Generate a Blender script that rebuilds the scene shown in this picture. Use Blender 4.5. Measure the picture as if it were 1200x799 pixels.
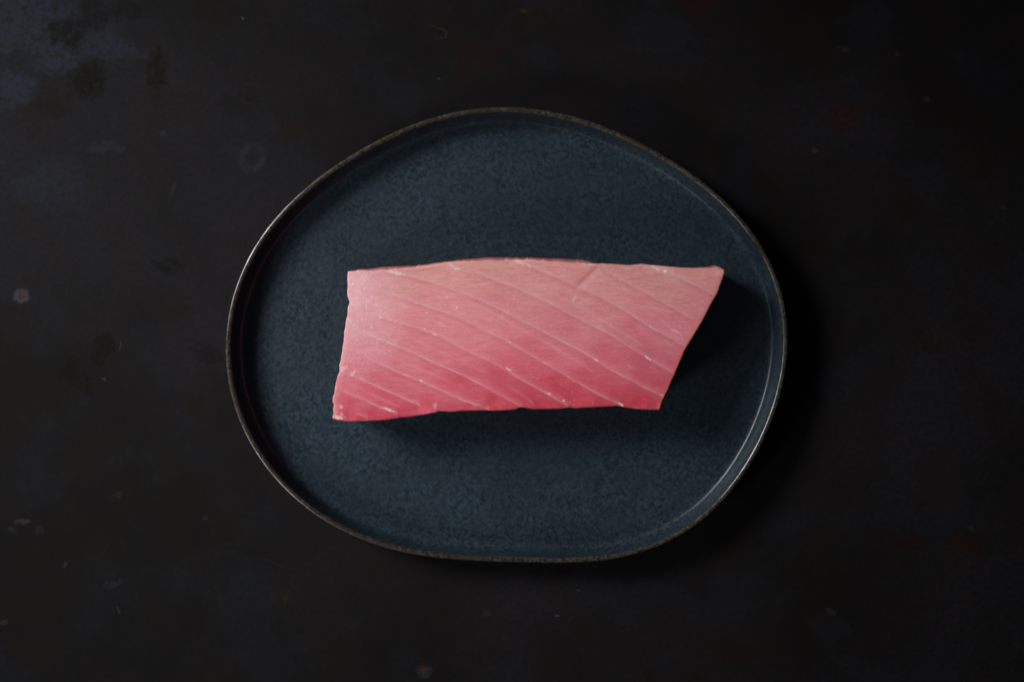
import bpy, math
import numpy as np
from mathutils import Vector

for o in list(bpy.data.objects):
    bpy.data.objects.remove(o)
scene = bpy.context.scene
col = scene.collection

# ------------------------------------------------------------------ camera
H = 0.682                      # camera height above the table (m)
PX = 0.0006                    # metres per photo pixel per metre of distance
cam_d = bpy.data.cameras.new('camera')
cam_d.lens = 50.0
cam_d.sensor_width = 36.0
cam_d.clip_start = 0.01
cam_d.clip_end = 50.0
cam = bpy.data.objects.new('camera', cam_d)
cam.location = (0, 0, H)
cam.rotation_euler = (0, 0, 0)
col.objects.link(cam)
scene.camera = cam

# ------------------------------------------------------------------ light
world = bpy.data.worlds.new('World')
scene.world = world
world.use_nodes = True
bg = world.node_tree.nodes['Background']
bg.inputs['Color'].default_value = (0.8, 0.9, 1.0, 1)
bg.inputs['Strength'].default_value = 0.042


def window_light(name, az, elev, dist, sx, sy, power, colour, aim=(0, 0, 0), spread=180):
    d = bpy.data.lights.new(name, 'AREA')
    d.shape = 'RECTANGLE'
    d.size = sx
    d.size_y = sy
    d.energy = power
    d.color = colour
    o = bpy.data.objects.new(name, d)
    a, e = math.radians(az), math.radians(elev)
    p = Vector((math.cos(a) * math.cos(e), math.sin(a) * math.cos(e), math.sin(e))) * dist
    o.location = p
    d.spread = math.radians(spread)
    o.rotation_euler = (Vector(aim) - p).to_track_quat('-Z', 'Y').to_euler()
    col.objects.link(o)
    return o


window_light('window_light', 154, 32, 1.08, 0.42, 0.44, 1.09, (0.96, 0.98, 1.0), (-0.110, 0.01, 0), 36)
window_light('side_window_light', 216, 28.5, 1.10, 0.30, 0.36, 0.335, (0.93, 0.97, 1.0), (-0.07, 0.0, 0), 36)

vs = scene.view_settings
scene.display_settings.display_device = 'sRGB'
vs.view_transform = 'Standard'
vs.look = 'None'
vs.exposure = 0.0
vs.gamma = 1.0
vs.use_curve_mapping = False
scene.render.engine = 'CYCLES'
scene.cycles.samples = 256
scene.cycles.use_denoising = True

# ------------------------------------------------------------------ helpers


def w(px, py, z):
    """photo pixel -> world x, y on the level z"""
    s = (H - z) * PX
    return (px - 600.0) * s, (399.5 - py) * s


def link(name, verts, faces, mat, parent=None, smooth=True):
    me = bpy.data.meshes.new(name)
    me.from_pydata([tuple(v) for v in verts], [], [tuple(f) for f in faces])
    me.materials.append(mat)
    if smooth:
        me.polygons.foreach_set('use_smooth', np.ones(len(me.polygons), bool))
    me.update()
    o = bpy.data.objects.new(name, me)
    col.objects.link(o)
    if parent:
        o.parent = parent
    return o


_rng = np.random.RandomState(11)
_TAB = _rng.rand(512, 512)


def vnoise(x, y, seed=0):
    """smooth value noise, 0..1"""
    x = np.asarray(x, float) + seed * 37.31
    y = np.asarray(y, float) + seed * 17.77
    xi = np.floor(x).astype(int)
    yi = np.floor(y).astype(int)
    fx = x - xi
    fy = y - yi
    fx = fx * fx * (3 - 2 * fx)
    fy = fy * fy * (3 - 2 * fy)
    a = _TAB[xi % 512, yi % 512]
    b = _TAB[(xi + 1) % 512, yi % 512]
    c = _TAB[xi % 512, (yi + 1) % 512]
    d = _TAB[(xi + 1) % 512, (yi + 1) % 512]
    return (a * (1 - fx) + b * fx) * (1 - fy) + (c * (1 - fx) + d * fx) * fy


def fnoise(x, y, seed=0, octv=3):
    t = 0
    amp = 1.0
    tot = 0
    for k in range(octv):
        t = t + amp * vnoise(x * 2 ** k, y * 2 ** k, seed + k * 3)
        tot += amp
        amp *= 0.5
    return t / tot


def sstep(a, b, x):
    t = np.clip((x - a) / (b - a), 0, 1)
    return t * t * (3 - 2 * t)


class NT:
    """small node-tree writer"""

    def __init__(self, name):
        self.m = bpy.data.materials.new(name)
        self.m.use_nodes = True
        self.t = self.m.node_tree
        self.n = self.t.nodes
        self.b = self.n['Principled BSDF']
        self.out = self.n['Material Output']

    def put(self, sock, v):
        if isinstance(v, bpy.types.NodeSocket):
            self.t.links.new(v, sock)
        elif v is not None:
            sock.default_value = v

    def coord(self):
        return self.n.new('ShaderNodeTexCoord').outputs['Object']

    def noise(self, vec, scale, detail=4, rough=0.5, dist=0.0, colour=False):
        n = self.n.new('ShaderNodeTexNoise')
        self.put(n.inputs['Vector'], vec)
        n.inputs['Scale'].default_value = scale
        n.inputs['Detail'].default_value = detail
        n.inputs['Roughness'].default_value = rough
        n.inputs['Distortion'].default_value = dist
        return n.outputs['Color' if colour else 'Fac']

    def voro(self, vec, scale, out='Distance'):
        n = self.n.new('ShaderNodeTexVoronoi')
        self.put(n.inputs['Vector'], vec)
        n.inputs['Scale'].default_value = scale
        return n.outputs[out]

    def rng(self, v, a, b, c=0.0, d=1.0, smooth=True):
        n = self.n.new('ShaderNodeMapRange')
        n.interpolation_type = 'SMOOTHSTEP' if smooth else 'LINEAR'
        self.put(n.inputs[0], v)
        n.inputs[1].default_value = a
        n.inputs[2].default_value = b
        n.inputs[3].default_value = c
        n.inputs[4].default_value = d
        return n.outputs[0]

    def math(self, op, a, b=None):
        n = self.n.new('ShaderNodeMath')
        n.operation = op
        self.put(n.inputs[0], a)
        self.put(n.inputs[1], b)
        return n.outputs[0]

    def vmath(self, op, a, b=None):
        n = self.n.new('ShaderNodeVectorMath')
        n.operation = op
        self.put(n.inputs[0], a)
        self.put(n.inputs[1], b)
        return n.outputs['Value' if op in ('LENGTH', 'DISTANCE') else 'Vector']

    def mapping(self, vec, loc, rot, sc):
        n = self.n.new('ShaderNodeMapping')
        n.vector_type = 'TEXTURE'
        self.put(n.inputs['Vector'], vec)
        n.inputs['Location'].default_value = loc
        n.inputs['Rotation'].default_value = rot
        n.inputs['Scale'].default_value = sc
        return n.outputs[0]

    def mix(self, f, a, b):
        n = self.n.new('ShaderNodeMix')
        n.data_type = 'RGBA'
        self.put(n.inputs[0], f)
        for s, v in ((6, a), (7, b)):
            if isinstance(v, tuple):
                v = (v[0], v[1], v[2], 1)
            self.put(n.inputs[s], v)
        return n.outputs[2]

    def bump(self, h, strength, dist, normal=None):
        n = self.n.new('ShaderNodeBump')
        n.inputs['Strength'].default_value = strength
        n.inputs['Distance'].default_value = dist
        self.put(n.inputs['Height'], h)
        if normal is not None:
            self.put(n.inputs['Normal'], normal)
        return n.outputs[0]

    def set(self, **k):
        for a, v in k.items():
            a = a.replace('_', ' ')
            if isinstance(v, tuple) and len(v) == 3 and a in ('Base Color', 'Specular Tint'):
                v = (v[0], v[1], v[2], 1)
            self.put(self.b.inputs[a], v)


# ------------------------------------------------------------------ table top: dark patinated sheet metal
def table_material():
    N = NT('dark_patinated_steel')
    co = N.coord()
    warp = N.vmath('SUBTRACT', N.noise(co, 60, 8, 0.72, colour=True), (0.5, 0.5, 0.5))
    wsc = N.n.new('ShaderNodeVectorMath')
    wsc.operation = 'SCALE'
    N.t.links.new(warp, wsc.inputs[0])
    wsc.inputs['Scale'].default_value = 0.034
    wco = N.vmath('ADD', co, wsc.outputs[0])
    wsc2 = N.n.new('ShaderNodeVectorMath')
    wsc2.operation = 'SCALE'
    warp2 = N.vmath('SUBTRACT', N.noise(co, 330, 4, 0.6, colour=True), (0.5, 0.5, 0.5))
    N.t.links.new(warp2, wsc2.inputs[0])
    wsc2.inputs['Scale'].default_value = 0.0038
    fco = N.vmath('ADD', co, wsc2.outputs[0])
    big = N.noise(co, 7, 6, 0.55, 0.4)
    med = N.noise(co, 38, 6, 0.6, 0.3)
    fine = N.noise(co, 420, 5, 0.65)
    c = N.mix(N.rng(big, 0.36, 0.66), (0.0060, 0.0048, 0.0043), (0.0112, 0.0097, 0.0110))
    c = N.mix(N.rng(med, 0.46, 0.70, 0, 0.75), c, (0.0080, 0.0056, 0.0042))
    c = N.mix(N.rng(N.noise(co, 21, 5, 0.6), 0.50, 0.70, 0, 0.6), c, (0.0094, 0.0104, 0.0146))

    dapple = N.rng(N.noise(co, 230, 6, 0.72), 0.37, 0.50, 0.10, 1.0)
    # px, py, rx, ry, rot, colour, strength, warped coordinates
    BLUE = (0.0160, 0.0190, 0.0290)
    BRN = (0.0040, 0.0031, 0.0020)
    GRY = (0.021, 0.022, 0.028)
    marks = [
        (30, 35, 85, 45, 10, BLUE, 0.75, wco), (10, 105, 40, 26, 0, BLUE, 0.8, wco),
        (95, 55, 60, 22, -15, BLUE, 0.45, wco), (140, 60, 28, 12, 0, BLUE, 0.6, wco),
        (50, 75, 30, 14, 0, BLUE, 0.6, wco), (60, 220, 60, 30, 0, BLUE, 0.35, wco),
        (80, 38, 26, 20, 20, BRN, 0.95, wco), (100, 92, 34, 28, 30, BRN, 1.0, wco),
        (108, 18, 24, 24, 0, BRN, 0.8, wco), (182, 82, 20, 20, 0, BRN, 0.85, wco),
        (150, 10, 22, 14, 0, BRN, 0.7, wco), (65, 130, 22, 12, 0, BRN, 0.5, wco),
        (28, 70, 22, 20, 0, BRN, 0.5, wco), (280, 120, 22, 14, 0, BRN, 0.4, wco),
        (195, 312, 18, 13, 0, BRN, 0.8, wco), (126, 403, 22, 16, 20, BRN, 0.8, wco),
        (86, 435, 24, 15, 50, BRN, 0.75, wco), (242, 415, 22, 12, 30, BRN, 0.5, wco),
        (345, 155, 22, 16, 0, (0.0125, 0.0060, 0.0030), 0.5, wco),
        (560, 70, 32, 20, -30, (0.0135, 0.0060, 0.0030), 0.5, wco),
        (610, 25, 24, 16, 0, (0.0120, 0.0066, 0.0036), 0.5, wco),
        (985, 135, 24, 15, 0, (0.020, 0.0060, 0.0030), 0.6, wco),
        (820, 8, 26, 16, 0, (0.018, 0.0050, 0.0030), 0.6, wco),
        (1130, 645, 24, 18, 0, (0.017, 0.0066, 0.0030), 0.6, wco),
        (1060, 640, 30, 12, 0, (0.014, 0.0052, 0.0030), 0.45, wco),
        (325, 700, 13, 7, 0, (0.019, 0.0100, 0.0052), 0.7, wco),
        (1085, 400, 24, 16, 0, (0.013, 0.0054, 0.0030), 0.5, wco),
        (870, 760, 50, 20, 0, (0.013, 0.0052, 0.0030), 0.4, wco),
        (125, 680, 12, 8, 0, BLUE, 0.6, wco), (135, 580, 10, 6, 0, BLUE, 0.5, wco),
        (120, 172, 20, 7, -10, GRY, 0.42, fco), (140, 175, 9, 5, -10, GRY, 0.3, fco),
        (26, 611, 12, 4, -4, (0.036, 0.026, 0.027), 0.6, fco), (14, 620, 6, 4, 0, GRY, 0.5, fco),
        (46, 620, 7, 5, 0, GRY, 0.35, fco), (76, 661, 3.4, 5, 20, (0.032, 0.028, 0.028), 0.6, fco),
        (4, 729, 6, 4, 0, (0.032, 0.026, 0.028), 0.6, fco),
        (139, 715, 2.4, 3.4, 0, GRY, 0.7, fco), (241, 607, 4, 3, 0, GRY, 0.35, fco),
        (955, 177, 4, 3, 0, (0.034, 0.026, 0.018), 0.5, fco), (1086, 117, 4, 6, 20, (0.026, 0.022, 0.016), 0.4, fco),
        (1052, 63, 3, 2.2, 0, (0.04, 0.020, 0.010), 0.5, fco), (988, 57, 10, 4, 20, GRY, 0.3, fco),
        (1175, 243, 4, 2, 30, (0.030, 0.024, 0.016), 0.5, fco), (1138, 619, 6, 3, 20, GRY, 0.4, fco),
        (974, 716, 8, 4, 30, GRY, 0.4, fco), (653, 722, 2.6, 1.6, 0, (0.05, 0.05, 0.055), 0.7, fco),
        (678, 691, 1.8, 1.4, 0, (0.06, 0.06, 0.07), 0.6, fco), (571, 718, 7, 5, 0, GRY, 0.3, fco),
        (514, 92, 3, 2, 0, (0.04, 0.034, 0.026), 0.6, fco), (614, 13, 6, 2, 0, (0.04, 0.020, 0.012), 0.5, fco),
        (141, 405, 0.9, 7, 8, (0.04, 0.04, 0.045), 0.7, fco), (122, 444, 3, 2, 30, (0.032, 0.032, 0.036), 0.6, fco),
        (191, 157, 5, 3.5, 0, GRY, 0.55, fco), (203, 222, 2.2, 11, 25, GRY, 0.35, fco),
        (285, 21, 1.6, 1.6, 0, (0.05, 0.05, 0.055), 0.7, fco),
        # the chipped spot with a rusty middle, and the small one below the plate
        (25, 347, 10.5, 10.0, 0, (0.040, 0.038, 0.049), 0.9, fco),
        (25.5, 346, 5.4, 6.2, 0, (0.042, 0.020, 0.015), 0.95, fco),
        (497, 786, 11, 8.5, 0, (0.020, 0.019, 0.022), 0.7, fco),
        (497, 785, 3.4, 3.6, 0, (0.055, 0.024, 0.012), 0.85, fco),
    ]
    for (px, py, rx, ry, rot, cl, st, vec) in marks:
        x, y = w(px, py, 0)
        s = H * PX
        mp = N.mapping(vec, (x, y, 0), (0, 0, math.radians(-rot)), (rx * s, ry * s, 1))
        f = N.rng(N.vmath('LENGTH', mp), 0.55, 1.12, st, 0.0)
        if vec is wco:
            f = N.math('MULTIPLY', f, dapple)
        c = N.mix(f, c, cl)

    # ring-shaped water stain and hairline scratches
    def ring(px, py, rx, ry, rot, wid, st, cl, c, vec):
        x, y = w(px, py, 0)
        s = H * PX
        mp = N.mapping(vec, (x, y, 0), (0, 0, math.radians(-rot)), (rx * s, ry * s, 1))
        d = N.math('ABSOLUTE', N.math('SUBTRACT', N.vmath('LENGTH', mp), 1.0))
        return N.mix(N.math('MULTIPLY', N.rng(d, 0.0, wid, st, 0.0), N.rng(N.noise(co, 160, 4, 0.6), 0.34, 0.60, 0.45, 1.0)), c, cl)
    c = ring(296, 185, 12, 14, 25, 0.55, 0.42, (0.027, 0.027, 0.032), c, fco)
    c = ring(3, 177, 6, 14, 0, 0.22, 0.35, GRY, c, fco)
    c = ring(44, 226, 9, 10, 0, 0.2, 0.30, GRY, c, fco)

    def arc(px, py, rx, ry, rot, cut, wid, st, c):
        """part of a thin ellipse: a curved scratch"""
        x, y = w(px, py, 0)
        s = H * PX
        mp = N.mapping(fco, (x, y, 0), (0, 0, math.radians(-rot)), (rx * s, ry * s, 1))
        d = N.math('ABSOLUTE', N.math('SUBTRACT', N.vmath('LENGTH', mp), 1.0))
        f = N.rng(d, 0.0, wid, st, 0.0)
        sp = N.n.new('ShaderNodeSeparateXYZ')
        N.t.links.new(mp, sp.inputs[0])
        g = N.rng(sp.outputs['Y'], cut, cut + 0.12)
        return N.mix(N.math('MULTIPLY', f, g), c, (0.036, 0.036, 0.040))
    c = arc(1030, 640, 62, 64, 12, 0.80, 0.020, 0.16, c)
    c = arc(1012, 690, 60, 90, 195, 0.90, 0.016, 0.12, c)
    c = arc(300, 700, 46, 46, 20, 0.86, 0.018, 0.14, c)
    c = arc(500, 38, 8, 24, 95, 0.05, 0.10, 0.35, c)
    c = arc(700, 130, 200, 26, 176, 0.94, 0.05, 0.25, c)

    # fine pits and dust
    sp = N.voro(co, 260)
    c = N.mix(N.rng(sp, 0.02, 0.075, 0.35, 0.0), c, (0.020, 0.019, 0.020))
    dust = N.voro(N.vmath('ADD', co, (3.1, 1.7, 0)), 62)
    c = N.mix(N.rng(dust, 0.008, 0.022, 0.8, 0.0), c, (0.045, 0.040, 0.036))
    c = N.mix(N.rng(fine, 0.40, 0.72, 0.0, 0.5), c, (0.0042, 0.0038, 0.0036))
    ro = N.math('ADD', N.rng(big, 0.3, 0.7, 0.50, 0.42), N.rng(med, 0.35, 0.7, 0.0, 0.13))
    ro = N.math('ADD', ro, N.rng(fine, 0.3, 0.7, -0.04, 0.05))
    h = N.math('ADD', N.math('MULTIPLY', fine, 0.5), N.math('MULTIPLY', N.noise(co, 120, 5, 0.6), 0.8))
    N.set(Base_Color=c, Roughness=ro, Specular_IOR_Level=0.055, Normal=N.bump(h, 0.20, 0.0006))
    return N.m


tm = table_material()
# slab with a softly rounded edge, top face at z = 0
TX, TY, TB, TT = 0.46, 0.34, 0.0015, 0.006
tv, tf = [], []
prof = [(TX - 0.004, TY - 0.004, -TT), (TX, TY, -TT + TB), (TX, TY, -TB),
        (TX - TB * 0.3, TY - TB * 0.3, -TB * 0.3), (TX - TB, TY - TB, 0.0)]
for (a, b, z) in prof:
    tv += [(-a, -b, z), (a, -b, z), (a, b, z), (-a, b, z)]
for k in range(len(prof) - 1):
    for i in range(4):
        j = (i + 1) % 4
        tf.append((k * 4 + i, k * 4 + j, k * 4 + 4 + j, k * 4 + 4 + i))
tf.append((3, 2, 1, 0))
n = (len(prof) - 1) * 4
tf.append((n, n + 1, n + 2, n + 3))
table = link('tabletop', tv, tf, tm, smooth=False)
table['kind'] = 'structure'
table['label'] = 'dark patinated steel tabletop with rust specks and grey stains'
table['category'] = 'tabletop'

# ------------------------------------------------------------------ plate
RIM_Z = 0.0166
FLOOR_Z = 0.0050
outline = [(540, 130.5), (560, 127.7), (580, 126), (600, 125.4), (620, 126.2), (640, 129), (660, 133.2),
           (420, 176), (440, 165.5), (460, 155.5), (480, 147), (500, 140), (520, 134.3),
           (313.5, 268.5), (330, 248), (350, 227.5), (370, 210), (390, 195.5),
           (300, 286), (290, 302.5), (280, 323), (271.5, 348), (268.2, 360), (265.5, 380), (264.3, 400),
           (264.8, 420), (266.5, 438), (269, 452), (272.5, 466), (279.3, 488), (289, 511), (298, 529),
           (305, 540), (318, 557), (340, 580.5), (360, 597), (380, 609.5), (400, 620), (420, 629.8),
           (440, 637.7), (460, 644), (480, 648.8), (500, 652.2), (520, 654.8), (540, 656.6), (560, 657.7),
           (600, 658.6), (640, 659), (660, 658.5), (700, 656.3), (740, 651), (760, 646), (780, 638),
           (790, 632), (800, 626), (810, 619.5), (820, 612), (830, 603.5), (840, 594), (850, 583.5), (860, 571),
           (875, 549), (885, 533.5), (895, 517), (902, 504), (909.5, 487), (914.5, 470), (918, 452),
           (920.5, 436), (922.3, 420), (923, 400), (922.8, 380), (920.5, 362), (917, 346), (912, 330), (905, 312),
           (896, 291), (880, 268.5), (870, 256), (860, 244.5), (845, 230), (828, 216), (810, 202.7), (793, 191),
           (780, 183), (760, 172), (740, 162.5), (720, 153), (700, 144.5), (680, 137.8)]
CX, CY = w(592, 394, RIM_Z)
pts = np.array([w(px, py, RIM_Z) for px, py in outline])
th = np.arctan2(pts[:, 1] - CY, pts[:, 0] - CX)
rr = np.hypot(pts[:, 0] - CX, pts[:, 1] - CY)
K = 7
A = np.column_stack([np.ones_like(th)] + [f(k * th) for k in range(1, K + 1) for f in (np.cos, np.sin)])
coef = np.linalg.lstsq(A, rr, rcond=None)[0]
NT_ = 600
t = np.linspace(0, 2 * math.pi, NT_, endpoint=False)
B = np.column_stack([np.ones_like(t)] + [f(k * t) for k in range(1, K + 1) for f in (np.cos, np.sin)])
R0 = B @ coef
OUT = np.column_stack([R0 * np.cos(t), R0 * np.sin(t)])
tan = np.roll(OUT, -1, 0) - np.roll(OUT, 1, 0)
tan /= np.linalg.norm(tan, axis=1)[:, None]
NOR = np.column_stack([tan[:, 1], -tan[:, 0]])          # outward

# section, (distance in from the outer edge, height) in mm, from under the plate over the rim to the floor
section = [(30, 1.6), (17, 1.6), (15.6, 1.2), (15, 0.0), (12.6, 0.0), (12, 1.0), (9.5, 1.7), (6.5, 2.7), (4.2, 4.2),
           (2.7, 6.2), (1.6, 8.8), (0.8, 11.9), (0.25, 14.6), (0.02, 15.6), (0.12, 16.15), (0.45, 16.5), (0.95, 16.65),
           (1.6, 16.6), (2.15, 16.3), (2.55, 15.7), (2.8, 14.4), (3.1, 12.2), (3.55, 10.0), (4.1, 7.9), (4.75, 6.5),
           (5.45, 5.68), (6.4, 5.26), (7.6, 5.07), (9.2, 5.01), (12, 5.0), (16, 5.0)]


def catmull(P, m):
    P = np.array(P, float)
    Q = np.vstack([2 * P[0] - P[1], P, 2 * P[-1] - P[-2]])
    res = []
    for i in range(1, len(Q) - 2):
        for s in np.linspace(0, 1, m, endpoint=False):
            a, b, c_, d = Q[i - 1], Q[i], Q[i + 1], Q[i + 2]
            res.append(0.5 * ((2 * b) + (-a + c_) * s + (2 * a - 5 * b + 4 * c_ - d) * s ** 2 + (-a + 3 * b - 3 * c_ + d) * s ** 3))
    res.append(P[-1])
    return np.array(res)


sec = np.vstack([np.array(section[:6], float), catmull(section[6:], 3)])
# hand-made unevenness of the wall, a few tenths of a millimetre
wob = (fnoise(np.cos(t) * 2.2 + 9, np.sin(t) * 2.2 + 9, 2, 2) - 0.5)
wob2 = (fnoise(np.cos(t) * 30 + 90, np.sin(t) * 30 + 90, 5, 2) - 0.5)


def ring_at(d, z):
    """one closed ring of the plate at inset d and height z (mm)"""
    hi = sstep(6, 15, z)
    inner = 1 if d > 1.0 else 0
    dd = d + wob2 * 0.16 * hi + wob * 0.5 * hi * inner
    p = OUT - NOR * (dd / 1000.0)[:, None]
    zz = z + wob * 0.5 * hi + wob2 * 0.10 * hi
    return np.column_stack([p, zz / 1000.0])


pv = [ring_at(d, z) for d, z in sec]
# floor rings closing towards the centre
last = pv[-1]
for f in (0.9, 0.75, 0.6, 0.45, 0.3, 0.15, 0.05):
    q = last.copy()
    q[:, :2] *= f
    q[:, 2] = FLOOR_Z
    pv.append(q)
first = pv[0]
under = []
for f in (0.05, 0.4, 0.75):
    q = first.copy()
    q[:, :2] *= f
    under.append(q)
pv = under + pv
nr = len(pv)
V = np.vstack(pv)
F = []
for k in range(nr - 1):
    for i in range(NT_):
        j = (i + 1) % NT_
        F.append((k * NT_ + i, k * NT_ + j, (k + 1) * NT_ + j, (k + 1) * NT_ + i))
F.append(tuple(range(NT_ - 1, -1, -1)))
F.append(tuple((nr - 1) * NT_ + i for i in range(NT_)))


def glaze_material():
    N = NT('blue_black_stoneware_glaze')
    co = N.coord()
    big = N.noise(co, 13, 4, 0.5, 0.3)
    mid = N.noise(co, 95, 4, 0.6, 0.2)
    fin = N.noise(co, 540, 7, 0.78)
    fcw = N.vmath('ADD', co, N.vmath('MULTIPLY', N.noise(co, 700, 3, 0.6, colour=True), (0.0018, 0.0018, 0.0018)))
    spk = N.voro(N.vmath('ADD', fcw, (0.3, 0.1, 0)), 800)
    c = N.mix(N.rng(fin, 0.38, 0.62), (0.0066, 0.0120, 0.0165), (0.0245, 0.0395, 0.0525))
    c = N.mix(N.rng(mid, 0.35, 0.68, 0.0, 0.55), c, (0.0110, 0.0185, 0.0280))
    c = N.mix(N.rng(big, 0.44, 0.66, 0.0, 0.45), c, (0.0100, 0.0155, 0.0215))
    c = N.mix(N.rng(spk, 0.05, 0.22, 0.35, 0.0), c, (0.034, 0.050, 0.060))
    c = N.mix(N.rng(N.noise(co, 240, 5, 0.7), 0.56, 0.70, 0.0, 0.7), c, (0.0070, 0.0105, 0.0140))
    dk = N.math('MULTIPLY', N.rng(N.voro(N.vmath('ADD', fcw, (2.2, 0.7, 0)), 560), 0.16, 0.40, 0.92, 0.0), N.rng(N.noise(co, 26, 3, 0.6), 0.40, 0.62, 0.15, 1.0))
    c = N.mix(dk, c, (0.0055, 0.0090, 0.0120))
    brown = N.rng(N.noise(co, 330, 2, 0.5), 0.66, 0.76, 0.0, 0.35)
    c = N.mix(brown, c, (0.020, 0.019, 0.015))
    pin = N.voro(N.vmath('ADD', co, (1.3, 2.1, 0)), 90)
    c = N.mix(N.rng(pin, 0.010, 0.032, 0.8, 0.0), c, (0.10, 0.12, 0.13))
    ro = N.math('ADD', N.rng(mid, 0.3, 0.7, 0.31, 0.38), N.rng(fin, 0.3, 0.7, -0.03, 0.04))
    h = N.math('ADD', N.math('MULTIPLY', mid, 1.0), N.math('MULTIPLY', fin, 0.35))
    N.set(Base_Color=c, Roughness=ro, Specular_IOR_Level=0.40, Normal=N.bump(h, 0.12, 0.0006))
    return N.m


def rim_material():
    N = NT('bare_brown_stoneware_rim')
    co = N.coord()
    fin = N.noise(co, 620, 6, 0.75)
    mid = N.noise(co, 85, 5, 0.65)
    c = N.mix(N.rng(fin, 0.34, 0.68), (0.007, 0.0052, 0.0034), (0.058, 0.050, 0.036))
    c = N.mix(N.rng(mid, 0.46, 0.62, 0.0, 0.85), c, (0.024, 0.016, 0.0090))
    c = N.mix(N.rng(N.noise(co, 260, 3, 0.6), 0.58, 0.72, 0, 0.5), c, (0.05, 0.060, 0.062))
    ro = N.rng(mid, 0.3, 0.7, 0.19, 0.34)
    N.set(Base_Color=c, Roughness=ro, Specular_IOR_Level=0.5, Normal=N.bump(fin, 0.12, 0.0003))
    return N.m


plate = bpy.data.objects.new('stoneware_plate', None)
plate.empty_display_size = 0.05
plate.location = (CX, CY, 0)
col.objects.link(plate)
plate['label'] = 'egg-shaped dark blue stoneware plate with a thin brown rim'
plate['category'] = 'plate'
gm = glaze_material()
dish = link('dish', V, F, gm, plate)
dish['label'] = 'speckled blue-black glazed dish with a low wall'

# lip where the glaze has pulled away: a shell a tenth of a millimetre proud of the edge, its borders ragged
lip_mm = catmull([(0.30, 14.4), (0.02, 15.6), (0.12, 16.15), (0.45, 16.5), (0.95, 16.65), (1.6, 16.6), (2.15, 16.3), (2.55, 15.7), (2.76, 14.8)], 3)
nl = len(lip_mm)
tg = np.gradient(lip_mm, axis=0)
tg /= np.linalg.norm(tg, axis=1)[:, None]
ln = np.column_stack([-tg[:, 1], tg[:, 0]])             # out of the section (d, z)
rag_o = fnoise(np.cos(t) * 40 + 50, np.sin(t) * 40 + 50, 7, 3)
rag_i = fnoise(np.cos(t) * 40 + 70, np.sin(t) * 40 + 70, 8, 3)
lv = []
for k in range(nl):
    s = k / (nl - 1)
    up = 0.10 * sstep(0.0, 0.12, s) * sstep(1.0, 0.80, s) - 0.06
    d, z = lip_mm[k]
    base = ring_at(d, z)
    off = up + 0.07 * (vnoise(t * 160, np.full_like(t, k * 1.3), 4) - 0.4)
    off = off - 0.14 * sstep(0.80, 1.0, s + 0.42 * (rag_i - 0.5)) - 0.14 * sstep(0.22, 0.0, s + 0.2 * (rag_o - 0.5))
    lv.append(base + np.column_stack([-NOR * (ln[k][0] * off / 1000)[:, None], ln[k][1] * off / 1000]))
LV = np.vstack(lv)
LF = [(k * NT_ + i, k * NT_ + (i + 1) % NT_, (k + 1) * NT_ + (i + 1) % NT_, (k + 1) * NT_ + i)
      for k in range(nl - 1) for i in range(NT_)]
rim = link('rim', LV, LF, rim_material(), plate)
rim['label'] = 'bare speckled brown rim edge of the plate'

# ------------------------------------------------------------------ tuna block
TOP_Z = 0.0335
top_px = [(407.6, 318.2), (416, 317), (420, 315.2), (432.6, 315.2), (446, 313.4), (458.9, 312.8), (470, 312), (488, 311.3), (490.4, 310),
          (496, 310.4), (511.4, 307.8), (527.2, 305.9), (541, 304.4), (548.2, 303.8), (560, 302.9), (574.5, 301.8), (603.5, 302.1), (614, 302.4),
          (619, 301.8), (630, 302.3), (649.4, 303.7), (660, 303.4), (670, 304.4), (683.6, 304.8), (690, 305.8), (696.8, 308), (723, 309.6), (740, 310.4), (753, 309.2), (773, 311.0),
          (800, 313.5), (815, 313.8), (832, 312.9), (841.5, 311.3), (845, 313.4), (849.6, 316.2)]
right_px = [(849.6, 316.2), (849.6, 320), (841.6, 342.6), (836, 352), (823, 377), (811, 397), (803.4, 409.6), (797, 424), (791.4, 437.4), (783, 456.5), (776.5, 470), (773.5, 480)]
bot_px = [(391.0, 490.6), (396, 492.4), (408, 493.4), (424, 493.3), (443.1, 492.5), (456, 491.6), (465, 489.8), (472, 488.9), (480, 488.3), (498, 485.6), (511.4, 483.0), (516, 481.6),
          (527.2, 482.3), (545, 481.4), (564, 481.0), (580, 481.2), (603.5, 480.0), (608.7, 477.9), (612.6, 477.2), (616.6, 477.8), (622, 479.4),
          (641.5, 479.3), (655, 479.0), (668, 477.6), (673, 478.2), (690, 477.5), (706, 476.6), (724, 475.8), (734, 477.6), (745, 479.0), (757.2, 480.0), (770, 480.3), (773.5, 480)]
left_px = [(407.6, 318.2), (407.2, 328), (407.4, 346), (409.6, 354.0), (407.8, 361), (407.4, 366), (405, 378), (403, 395), (401.6, 408.3), (398.6, 424), (397.6, 433), (398, 435), (395, 442),
           (392.4, 455), (391.6, 461), (389.6, 467), (389.6, 471), (391.6, 473.5), (390.6, 480), (391.6, 484), (389.6, 488.5), (391.0, 490.6)]
# how much of the lower back side peeps out beyond the cut face along the top edge (px)
strip = [(407, 0), (414, 0.3), (428, 1.5), (440, 3.2), (455, 3.2), (470, 2.4), (485, 1.6), (500, 1.2), (520, 0.9), (545, 1.5), (565, 2.8), (585, 3.4), (600, 2.4),
         (625, 2.2), (650, 3.0), (670, 3.1), (690, 3.2), (697, 1.2), (706, 0.4), (820, 0.4), (834, 1.0), (841.5, 2.2), (846, 0.6), (850, 0)]


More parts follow.
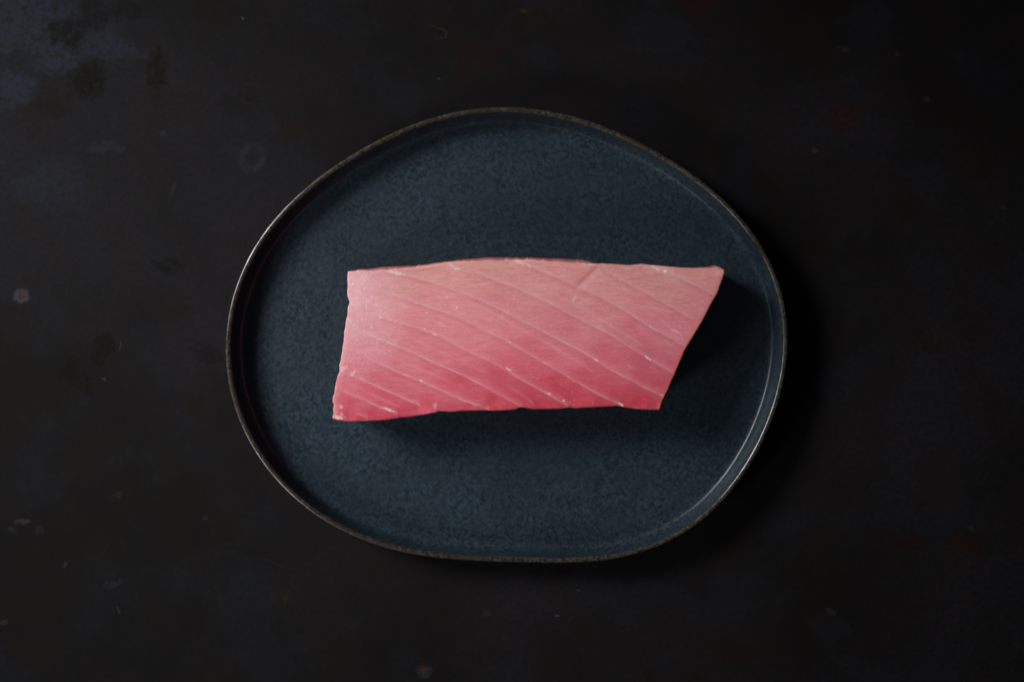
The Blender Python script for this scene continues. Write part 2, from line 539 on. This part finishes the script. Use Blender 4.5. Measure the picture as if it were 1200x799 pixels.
def curve(P, n_):
    P = np.array(P, float)
    d = np.r_[0, np.cumsum(np.hypot(*np.diff(P, axis=0).T))]
    s = np.linspace(0, d[-1], n_)
    return np.column_stack([np.interp(s, d, P[:, 0]), np.interp(s, d, P[:, 1])])


NU, NV = 820, 330
cT, cB = curve(top_px, NU), curve(bot_px, NU)
cL, cR = curve(left_px, NV), curve(right_px, NV)
jit = lambda n_, sd, a: (fnoise(np.arange(n_) / 9.0, np.full(n_, 3.3), sd, 3) - 0.5) * a
fade = lambda n_: np.clip(np.minimum(np.arange(n_), n_ - 1 - np.arange(n_)) / 12.0, 0, 1)
cT[:, 1] += jit(NU, 21, 0.9) * fade(NU)
cB[:, 1] += jit(NU, 22, 0.9) * fade(NU)
cL[:, 0] += jit(NV, 23, 1.6) * fade(NV)
cR[:, 0] += jit(NV, 24, 0.7) * fade(NV)
sw = np.interp(cT[:, 0], [a for a, b in strip], [b for a, b in strip])
sw *= 0.75 + 0.5 * fnoise(np.arange(NU) / 14.0, np.zeros(NU), 31, 2)
cTf = cT.copy()
cTf[:, 1] += sw
U, Vv = np.meshgrid(np.linspace(0, 1, NU), np.linspace(0, 1, NV))
PXg = np.zeros((NV, NU, 2))
for a in range(2):
    PXg[..., a] = ((1 - Vv) * cTf[None, :, a] + Vv * cB[None, :, a] + (1 - U) * cL[:, None, a] + U * cR[:, None, a]
                   - ((1 - U) * (1 - Vv) * cTf[0, a] + U * (1 - Vv) * cTf[-1, a] + (1 - U) * Vv * cB[0, a] + U * Vv * cB[-1, a]))
gx, gy = PXg[..., 0], PXg[..., 1]
# distances to the four edges in mm
sT = (H - TOP_Z) * PX
mm = sT * 1000
dT = (gy - cTf[None, :, 1]) * mm
dB = (cB[None, :, 1] - gy) * mm
dL = (gx - cL[:, None, 0]) * mm
dR = (cR[:, None, 0] - gx) * mm * 0.91


def roll(d, r):
    d = np.clip(d, 0, r)
    return r - np.sqrt(np.clip(r * r - (r - d) ** 2, 0, None))


# --- flesh layout: pale connective-tissue seams traced as smooth lines (photo pixels on the cut face)
seams = [
    [(398, 457), (420, 466), (437, 473.5), (450, 479), (466, 484.5)],
    [(408, 438), (420, 443), (446, 454.5), (470, 465), (492, 474.5)],
    [(432, 420), (462, 434), (493, 446.5), (512, 455), (538, 467), (560, 474.5), (573, 480)],
    [(414, 386.5), (424, 389.5), (443, 396.5), (485, 413.6), (506, 423.5), (535, 436), (565, 451), (592, 466), (612, 476)],
    [(446, 371.5), (459, 375.5), (480, 381), (498, 387), (513, 392.5), (548, 411), (566, 419), (592, 433), (612, 445), (630, 455), (643, 462), (666, 476)],
    [(440, 340), (462, 346), (485, 353), (505, 360), (522, 366), (545, 375), (572, 389), (598, 402), (625, 417.5), (640, 426), (672, 445), (700, 461), (728, 474.5)],
    [(452, 318), (478, 322.5), (500, 328.5), (527, 337), (556, 348.5), (575, 357), (608, 374), (630, 384.5), (655, 398), (681, 411), (700, 423), (716, 433), (741, 446), (762, 457), (777, 464)],
    [(556, 319), (580, 327.5), (600, 334.5), (625, 346), (645, 355), (684, 376), (712, 390)],
    [(700, 384), (715, 391.5), (737, 406), (761, 420), (790, 438)],
    [(610, 307), (640, 319), (660, 328), (681, 338), (700, 346), (712, 352.5), (735, 365.5), (749, 374.5), (764, 384), (790, 398), (803, 406)],
    [(705, 313.5), (728, 327), (757, 342.5), (768, 349), (792, 362), (812, 374.5)],
    [(763, 312), (780, 318), (792, 322.5), (805, 329), (822, 337), (838, 345.5)],
    [(417, 484.5), (424, 487), (431, 489.3)],
]


def seam_curve(P, step=0.7):
    c = catmull(P, 14)
    return curve(c, max(8, int(np.hypot(*np.diff(c, axis=0).T).sum() / step)))


SC = [seam_curve(P) for P in seams]
SC_faint = [seam_curve(P) for P in (
    [(520, 341), (545, 349), (585, 371), (615, 388), (660, 413), (690, 432), (735, 462)],
    [(480, 397), (520, 413), (560, 432), (600, 455), (625, 472)],
    [(570, 312), (600, 323), (632, 336), (690, 366), (720, 384), (765, 412), (797, 425)],
    [(690, 328), (720, 341), (740, 354), (770, 372), (806, 398)],
    [(640, 342), (666, 352), (690, 362)],
    [(430, 405), (470, 423), (520, 444), (560, 462), (588, 478)],
    [(470, 346), (500, 372), (540, 389), (575, 404)],
    [(745, 318), (775, 332), (800, 347), (826, 365)],
    [(400, 446), (430, 460), (470, 477)])]


def seam_dist(curves, lim=10.0):
    """signed distance (px) from every grid point to the nearest curve; positive above it"""
    best = np.full(gx.shape, 99.0)
    sign = np.zeros(gx.shape)
    for c in curves:
        # seams run left to right: sample their height as a function of x, distance scaled by the slope
        yy = np.interp(gx, c[:, 0], c[:, 1], left=np.nan, right=np.nan)
        sl = np.interp(gx, c[:, 0], np.gradient(c[:, 1]) / np.maximum(np.gradient(c[:, 0]), 1e-3))
        d = (yy - gy) / np.sqrt(1 + sl ** 2)
        d = np.where(np.isnan(d), 99, d)
        m_ = np.abs(d) < np.abs(best)
        best = np.where(m_, d, best)
    return best


sd = seam_dist(SC)
sdf = seam_dist(SC_faint)
# band index: which myomere a point lies in, for a slight tone shift between neighbours
band = np.zeros(gx.shape)
for c in SC:
    sl0 = (c[-1, 1] - c[0, 1]) / (c[-1, 0] - c[0, 0])
    yy = np.interp(gx, c[:, 0], c[:, 1])
    yy = yy + np.where(gx < c[0, 0], (gx - c[0, 0]) * 0.45, 0) + np.where(gx > c[-1, 0], (gx - c[-1, 0]) * 0.55, 0)
    band += (gy > yy)
bt = np.array([0.2, -0.5, 0.4, -0.2, 0.5, -0.4, 0.1, 0.5, -0.3, 0.3, -0.5, 0.2, -0.1, 0.3, 0.0])[band.astype(int)]

# muscle fibres: hair-fine, nearly level, fanning slightly
ang = np.radians(-4 + 16 * (fnoise(gx / 60, gy / 60, 41, 2) - 0.5) + 7 * sstep(430, 560, gx))
fxr = gx * np.cos(ang.mean()) + gy * np.sin(ang.mean())
warp = (fnoise(gx / 26, gy / 26, 42, 3) - 0.5) * 9 + band * 3.7
fy_ = gy + warp * 0.55 - (gx - 600) * 0.04
fib = fnoise(gx / 8.5, fy_ / 1.15, 43, 3) - 0.5
fib2 = fnoise(gx / 22.0, (fy_ + 0.16 * gx) / 2.2, 44, 3) - 0.5
grain = fnoise(gx / 1.6, gy / 1.6, 45, 3) - 0.5
blot = fnoise(gx / 42, gy / 30, 46, 3) - 0.5

# --- relief
z = TOP_Z * 1000 + (fnoise(gx / 120, gy / 90, 51, 2) - 0.5) * 1.6
rag = 1 + 1.2 * (fnoise(gx / 16, gy / 16, 52, 2) - 0.5)
z -= roll(dT, 0.8) * 0.8 * rag + roll(dL, 0.9) * 0.12 * rag + roll(dB, 0.9) * 0.8 * rag + roll(dR, 0.7) * 0.8 * rag
z += fib * 0.075 + fib2 * 0.045 + grain * 0.025
leftw = sstep(70, 8, gx - 392)
z += leftw * (fnoise(gx / 1.7, gy / 1.5, 53, 2) - 0.5) * 0.13
low = sstep(26, 4, cB[None, :, 1] - gy)
z += low * (fnoise(gx / 18, gy / 14, 54, 2) - 0.5) * 0.9
z -= 0.05 * np.exp(-(sd / 1.6) ** 2)                     # seams lie in faint valleys
# fold near the back edge
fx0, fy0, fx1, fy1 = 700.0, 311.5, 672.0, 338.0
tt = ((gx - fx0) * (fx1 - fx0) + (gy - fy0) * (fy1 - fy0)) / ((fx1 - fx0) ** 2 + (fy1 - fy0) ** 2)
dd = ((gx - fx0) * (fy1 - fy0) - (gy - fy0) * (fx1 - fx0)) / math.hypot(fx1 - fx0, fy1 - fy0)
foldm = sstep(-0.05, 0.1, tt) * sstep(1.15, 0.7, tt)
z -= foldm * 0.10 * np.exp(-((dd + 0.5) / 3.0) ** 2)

# --- flesh colour (pale and fatty towards the back edge, redder towards the front)
vlev = np.clip(Vv * 0.94 + blot * 0.32 + (fnoise(gx / 17, fy_ / 9, 47, 3) - 0.5) * 0.12 + 0.03 * bt + (U - 0.5) * 0.10, 0, 1)
keys_v = [0.0, 0.12, 0.35, 0.55, 0.75, 0.9, 1.0]
kc = np.array([(0.590, 0.250, 0.222), (0.600, 0.236, 0.228), (0.604, 0.200, 0.216), (0.590, 0.152, 0.182), (0.540, 0.090, 0.124), (0.490, 0.048, 0.076), (0.470, 0.041, 0.064)])
rgb = np.stack([np.interp(vlev, keys_v, kc[:, a]) for a in range(3)], -1)


def blend(rgb, f, c_):
    f = np.clip(f, 0, 1)[..., None]
    return rgb * (1 - f) + np.array(c_) * f


rgb *= (1 + 0.05 * bt)[..., None]
rgb *= (1 + np.stack([fib * 0.19, fib * 0.44, fib * 0.40], -1))
rgb *= (1 + np.stack([fib2 * 0.10, fib2 * 0.28, fib2 * 0.25], -1))
rgb *= (1 + np.stack([grain * 0.10, grain * 0.22, grain * 0.22], -1))
PALE = (0.70, 0.40, 0.41)
# paler skirt above each seam, redder flesh under it
rgb = blend(rgb, 0.20 * np.exp(-(np.clip(sd, 0, None) / 5.0) ** 2) * (sd > -1), (0.64, 0.30, 0.32))
rgb = blend(rgb, 0.22 * np.exp(-((sd + 3.0) / 2.6) ** 2), (0.47, 0.085, 0.105))
brk = sstep(0.34, 0.66, fnoise(gx / 9, gy / 9, 61, 2))
rgb = blend(rgb, 0.20 * np.exp(-(sd / 1.3) ** 2) * (0.4 + 0.6 * brk), PALE)
brkf = sstep(0.25, 0.8, fnoise(gx / 30, gy / 30, 62, 3))
rgb = blend(rgb, 0.22 * np.exp(-(sdf / 1.7) ** 2) * brkf, PALE)
# fatty left side, its cool wet sheen and tiny glints painted into the colour
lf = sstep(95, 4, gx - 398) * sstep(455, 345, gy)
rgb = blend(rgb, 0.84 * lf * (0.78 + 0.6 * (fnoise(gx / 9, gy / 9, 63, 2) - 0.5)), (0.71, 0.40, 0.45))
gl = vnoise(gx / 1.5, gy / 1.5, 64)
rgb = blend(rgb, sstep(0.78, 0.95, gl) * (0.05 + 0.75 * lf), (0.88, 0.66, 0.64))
# stringy flecks
fl = vnoise(gx / 2.2, gy / 1.6, 66) * sstep(0.50, 0.68, fnoise(gx / 22, gy / 22, 67, 2))
rgb = blend(rgb, 0.32 * sstep(0.78, 0.95, fl), (0.76, 0.44, 0.44))
# cut edges: paler border along left, thin membrane along back rim
rgb = blend(rgb, 0.35 * np.exp(-(dL / 2.2) ** 2), (0.70, 0.40, 0.37))
rgb = blend(rgb, 0.30 * np.exp(-(dT / 1.0) ** 2), (0.64, 0.33, 0.30))


def spot(rgb, px, py, rx, ry, rot, st, c_):
    a = math.radians(rot)
    dx, dy = gx - px, gy - py
    e = ((dx * math.cos(a) + dy * math.sin(a)) / rx) ** 2 + ((-dx * math.sin(a) + dy * math.cos(a)) / ry) ** 2
    e = np.sqrt(e) + (fnoise(gx / 3, gy / 3, 71, 3) - 0.5) * 1.7
    return blend(rgb, st * sstep(1.25, 0.45, e), c_)


WH = (0.76, 0.52, 0.52)
for s_ in [(529, 311, 7, 1.4, 45, 0.5, WH), (537, 315, 6, 1.2, 8, 0.55, WH), (609, 307.5, 9, 2.4, 20, 0.75, WH), (619, 311, 4, 1.6, 30, 0.6, WH),
           (463, 319.5, 11, 1.7, 12, 0.75, WH), (575, 310, 45, 5, 0, 0.45, (0.62, 0.31, 0.27)), (773, 316, 22, 5.5, 14, 0.50, (0.66, 0.38, 0.34)),
           (788, 325, 14, 6, 25, 0.40, (0.62, 0.35, 0.33)), (767, 313.5, 7, 1.8, 40, 0.7, WH), (779, 317.5, 2, 1.2, 0, 0.9, (0.85, 0.65, 0.55)),
           (673, 350, 6, 1.1, -62, 0.4, WH), (687, 309.5, 9, 1.0, 6, 0.6, WH), (695, 325, 3.5, 0.9, 25, 0.6, WH), (684, 336, 5, 4, -45, 0.35, (0.66, 0.38, 0.42)),
           (456, 480, 7, 1.3, 22, 0.65, WH), (399, 475.5, 4, 1.8, 40, 0.5, WH), (397, 489, 8, 2.4, 10, 0.75, WH), (401, 485, 1.6, 4, 0, 0.4, WH),
           (493, 446, 1.8, 0.9, 25, 0.8, (0.84, 0.60, 0.56)), (759, 419.5, 4, 1.3, 38, 0.85, WH), (727, 473.5, 5, 1.3, 25, 0.7, WH), (775, 463, 3, 1.2, 35, 0.7, WH),
           (643, 461.5, 2, 1.2, 0, 0.8, WH), (661, 469.5, 1.8, 1.2, 0, 0.8, WH), (597, 433, 4, 1.0, 30, 0.9, WH), (699, 422, 3, 1.2, 35, 0.8, WH),
           (638, 425, 2, 1.2, 30, 0.9, WH), (510, 392, 3, 1.4, 20, 0.5, WH), (498, 386, 2, 1.4, 60, 0.5, WH), (598, 401, 2.4, 1.2, 20, 0.6, WH),
           (510, 475, 2, 3.5, 10, 0.35, (0.72, 0.45, 0.55)), (413, 438, 7, 2, -50, 0.45, WH), (401, 433, 6, 2.5, -40, 0.4, WH), 
           (842, 320, 5, 3, 0, 0.45, (0.70, 0.44, 0.30)), (823, 321, 2, 1.8, 0, 0.4, (0.75, 0.45, 0.35)),
           (716, 380, 1, 2, 0, 0.3, WH), (792, 388, 8, 2, 30, 0.35, WH), (500, 366, 1.6, 1, 0, 0.35, WH), (535, 360, 1, 2, 0, 0.4, WH)]:
    rgb = spot(rgb, *s_)
rgb = blend(rgb, 0.62 * foldm * np.exp(-((dd - 0.2) / 2.6) ** 2), (0.44, 0.105, 0.105))  # fold shading painted into the colour: dark crease, then a paler lip
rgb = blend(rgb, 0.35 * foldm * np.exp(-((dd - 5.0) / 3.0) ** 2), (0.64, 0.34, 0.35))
# right-hand cut edge: thin, darker orange-red border
rgb = blend(rgb, 0.55 * np.exp(-(dR / 1.6) ** 2), (0.47, 0.115, 0.085))
rgb = np.clip(rgb, 0.01, 0.9)

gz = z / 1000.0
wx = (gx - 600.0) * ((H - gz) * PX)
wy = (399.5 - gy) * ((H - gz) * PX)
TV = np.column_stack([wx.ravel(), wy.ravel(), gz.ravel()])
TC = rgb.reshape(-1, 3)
idx = np.arange(NU * NV).reshape(NV, NU)
quads = np.stack([idx[:-1, :-1], idx[1:, :-1], idx[1:, 1:], idx[:-1, 1:]], -1).reshape(-1, 4)
# boundary loop, running counter-clockwise seen from above: left side down, bottom right, right side up, top back
loop = np.r_[idx[:-1, 0], idx[-1, :-1], idx[:0:-1, -1], idx[0, :0:-1]]
side = np.r_[np.zeros(NV - 1), np.ones(NU - 1), np.full(NV - 1, 2), np.full(NU - 1, 3)].astype(int)
nb = len(loop)
bp = TV[loop]
# smoothed outward normals
tg2 = np.roll(bp[:, :2], -6, 0) - np.roll(bp[:, :2], 6, 0)
tg2 /= np.linalg.norm(tg2, axis=1)[:, None]
bn = np.column_stack([tg2[:, 1], -tg2[:, 0]])
bs = bp[:, :2].copy()                              # the edge's nicks die out down the cut sides
for a in range(2):
    bs[:, a] = np.convolve(np.r_[bs[-20:, a], bs[:, a], bs[:20, a]], np.ones(41) / 41, 'valid')
strip_b = np.zeros(nb)
topi = np.where(side == 3)[0]
strip_b[topi] = np.interp(gx.ravel()[loop[topi]], cT[:, 0], sw) * mm
under_mm = np.choose(side, [-3.4, -2.6, -2.8, 0.0])
k_ = np.ones(41) / 41
under_mm = np.convolve(np.r_[under_mm[-20:], under_mm, under_mm[:20]], k_, 'valid')
BASE = FLOOR_Z * 1000 - 0.02
verts = [TV]
cols = [TC]
prev = loop
faces = [quads]
off = len(TV)
arc_len = np.arange(nb) * 0.21
side_rings = [(0.0, 0.0), (0.03, 0.25), (0.08, 0.55), (0.16, 0.85), (0.27, 1.0), (0.40, 1.0), (0.55, 0.92), (0.70, 0.8), (0.84, 0.66), (0.94, 0.45), (1.0, 0.1)]
for ri, (f, b) in enumerate(side_rings):
    zt = bp[:, 2] * 1000
    zz = zt + (BASE - zt) * f
    persp = np.where(side == 3, (zt - zz) / (H * 1000 - zt) * np.clip(bp[:, 1] * 1000, 0, None), 0)
    bulge = np.where(strip_b > 0, b * (strip_b * 1.15 + np.minimum(persp, 2.0)), 0)
    u_ = under_mm * f ** 0.8
    ro = (fnoise(arc_len / 3.0, np.full(nb, ri * 0.9), 81, 3) - 0.5) * 1.1 * f * (1 - 0.5 * f)
    ofs = np.where(side == 3, bulge + ro * 0.35, u_ + ro)
    g_ = (float(sstep(0.0, 0.3, f)) * (side != 3))[:, None]
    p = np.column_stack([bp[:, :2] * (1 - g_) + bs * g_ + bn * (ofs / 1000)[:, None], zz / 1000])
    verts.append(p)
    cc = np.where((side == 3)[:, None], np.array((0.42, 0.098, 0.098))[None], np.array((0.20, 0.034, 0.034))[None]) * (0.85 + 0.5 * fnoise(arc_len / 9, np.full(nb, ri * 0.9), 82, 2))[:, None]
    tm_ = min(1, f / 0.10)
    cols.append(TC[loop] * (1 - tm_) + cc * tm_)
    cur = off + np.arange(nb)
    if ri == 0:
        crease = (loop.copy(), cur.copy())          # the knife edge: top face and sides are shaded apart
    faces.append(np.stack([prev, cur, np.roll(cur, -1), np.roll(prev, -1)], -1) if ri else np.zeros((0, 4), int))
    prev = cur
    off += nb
# closing fan under the block
cen = np.array([[verts[-1][:, 0].mean(), verts[-1][:, 1].mean(), BASE / 1000]])
verts.append(cen)
cols.append(np.array([[0.45, 0.10, 0.11]]))
allv = np.vstack(verts)
allc = np.vstack(cols)
allq = np.vstack(faces)
tris = np.stack([prev, np.full(nb, off), np.roll(prev, -1)], -1)


def flesh_material():
    N = NT('raw_tuna_flesh')
    at = N.n.new('ShaderNodeAttribute')
    at.attribute_name = 'flesh_colour'
    c = at.outputs['Color']
    co = N.coord()
    fin = N.noise(co, 1500, 3, 0.6)
    ro = N.math('ADD', N.rng(N.noise(co, 110, 4, 0.6), 0.32, 0.68, 0.34, 0.50), N.rng(fin, 0.3, 0.7, -0.05, 0.05))
    N.set(Base_Color=c, Roughness=ro, Specular_IOR_Level=0.42, Normal=N.bump(fin, 0.12, 0.0003))
    wet = N.noise(co, 780, 3, 0.6)
    N.set(Coat_Weight=N.rng(N.noise(co, 70, 3, 0.6), 0.3, 0.65, 0.25, 0.75), Coat_Roughness=0.13, Coat_IOR=1.38,
          Coat_Normal=N.bump(wet, 1.0, 0.0022))
    N.b.subsurface_method = 'RANDOM_WALK'
    N.set(Subsurface_Weight=0.35, Subsurface_Scale=0.0012)
    N.b.inputs['Subsurface Radius'].default_value = (1.0, 0.35, 0.30)
    return N.m


tuna = bpy.data.objects.new('tuna_block', None)
tuna.empty_display_size = 0.03
bx, by = w(600, 400, FLOOR_Z)
tuna.location = (bx, by, FLOOR_Z)
col.objects.link(tuna)
tuna['label'] = 'raw pink tuna block with pale diagonal seams lying on the dark plate'
tuna['category'] = 'fish'

me = bpy.data.meshes.new('flesh')
nq, ntri = len(allq), len(tris)
loc = np.array([bx, by, FLOOR_Z])
me.vertices.add(len(allv))
me.vertices.foreach_set('co', (allv - loc).astype(np.float32).ravel())
me.loops.add(nq * 4 + ntri * 3)
me.loops.foreach_set('vertex_index', np.r_[allq.ravel(), tris.ravel()].astype(np.int32))
me.polygons.add(nq + ntri)
me.polygons.foreach_set('loop_start', np.r_[np.arange(nq) * 4, nq * 4 + np.arange(ntri) * 3].astype(np.int32))
me.polygons.foreach_set('use_smooth', np.ones(nq + ntri, bool))
me.update(calc_edges=True)
me.validate()
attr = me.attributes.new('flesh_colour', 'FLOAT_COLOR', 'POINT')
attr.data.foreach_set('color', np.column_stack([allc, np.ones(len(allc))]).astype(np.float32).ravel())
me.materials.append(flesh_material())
flesh = bpy.data.objects.new('flesh', me)
flesh.parent = tuna
col.objects.link(flesh)

# --- the seams themselves: thin irregular strands lying in the cut face
sm = me.materials[0]


def surf(px, py):
    """height and colour of the cut face at photo pixels, by nearest grid point"""
    hz, hc = [], []
    for x, y in zip(px, py):
        ui = int(np.clip((x - 400) / 450 * NU, 0, NU - 1))
        u0, u1 = max(0, ui - 70), min(NU, ui + 110)
        d = (gx[:, u0:u1] - x) ** 2 + (gy[:, u0:u1] - y) ** 2
        k = np.unravel_index(np.argmin(d), d.shape)
        hz.append(gz[:, u0:u1][k])
        hc.append(rgb[:, u0:u1][k])
    return np.array(hz), np.array(hc)


for si, P in enumerate(seams):
    c = seam_curve(P, 1.0)
    n_ = len(c)
    s = np.arange(n_)
    t2 = np.gradient(c, axis=0)
    t2 /= np.linalg.norm(t2, axis=1)[:, None]
    nn = np.column_stack([-t2[:, 1], t2[:, 0]])
    c = c + nn * ((fnoise(s / 7.0, np.full(n_, si * 2.1), 91, 3) - 0.5) * 1.5)[:, None]
    hw = 0.13 + 0.38 * sstep(0.36, 0.85, fnoise(s / 9.0, np.full(n_, si * 3.1), 92, 3))
    hw *= np.clip(np.minimum(s, n_ - 1 - s) / 14.0, 0.08, 1)
    zc, fc = surf(c[:, 0], c[:, 1])
    zc = np.convolve(np.r_[[zc[0]] * 2, zc, [zc[-1]] * 2], np.ones(5) / 5, 'valid')
    for a in range(3):
        fc[:, a] = np.convolve(np.r_[[fc[0, a]] * 4, fc[:, a], [fc[-1, a]] * 4], np.ones(9) / 9, 'valid')
    # strength along the strand: clear in places, nearly gone in others, with brighter knots
    st = 0.04 + 0.56 * sstep(0.30, 0.74, fnoise(s / 30.0, np.full(n_, si * 5.7), 93, 2))
    st = st * (0.55 + 0.75 * fnoise(s / 4.0, np.full(n_, si * 1.7), 94, 3))
    st = np.clip(st * np.clip(np.minimum(s, n_ - 1 - s) / 20.0, 0.0, 1), 0, 0.95)
    pale = np.array((0.76, 0.48, 0.47))
    rows, rc = [], []
    for q, lift, kq in ((-1, -0.000012, 0.35), (-0.4, 0.000012, 1.0), (0.4, 0.000012, 1.0), (1, -0.000012, 0.35)):
        p = c + nn * (hw * q)[:, None]
        zz = zc + lift + 0.000010 - 0.00003 * (st < 0.08)
        rows.append(np.column_stack([(p[:, 0] - 600) * ((H - zz) * PX), (399.5 - p[:, 1]) * ((H - zz) * PX), zz]) - loc)
        rc.append(fc * (1 - st * kq)[:, None] + pale[None] * (st * kq)[:, None])
    sv = np.vstack(rows)
    sf = [(k * n_ + i, k * n_ + n_ + i, k * n_ + n_ + i + 1, k * n_ + i + 1) for k in range(3) for i in range(n_ - 1)]
    so = link('fat_seam', sv, sf, sm, tuna)
    sa = so.data.attributes.new('flesh_colour', 'FLOAT_COLOR', 'POINT')
    sa.data.foreach_set('color', np.column_stack([np.vstack(rc), np.ones(len(sv))]).astype(np.float32).ravel())
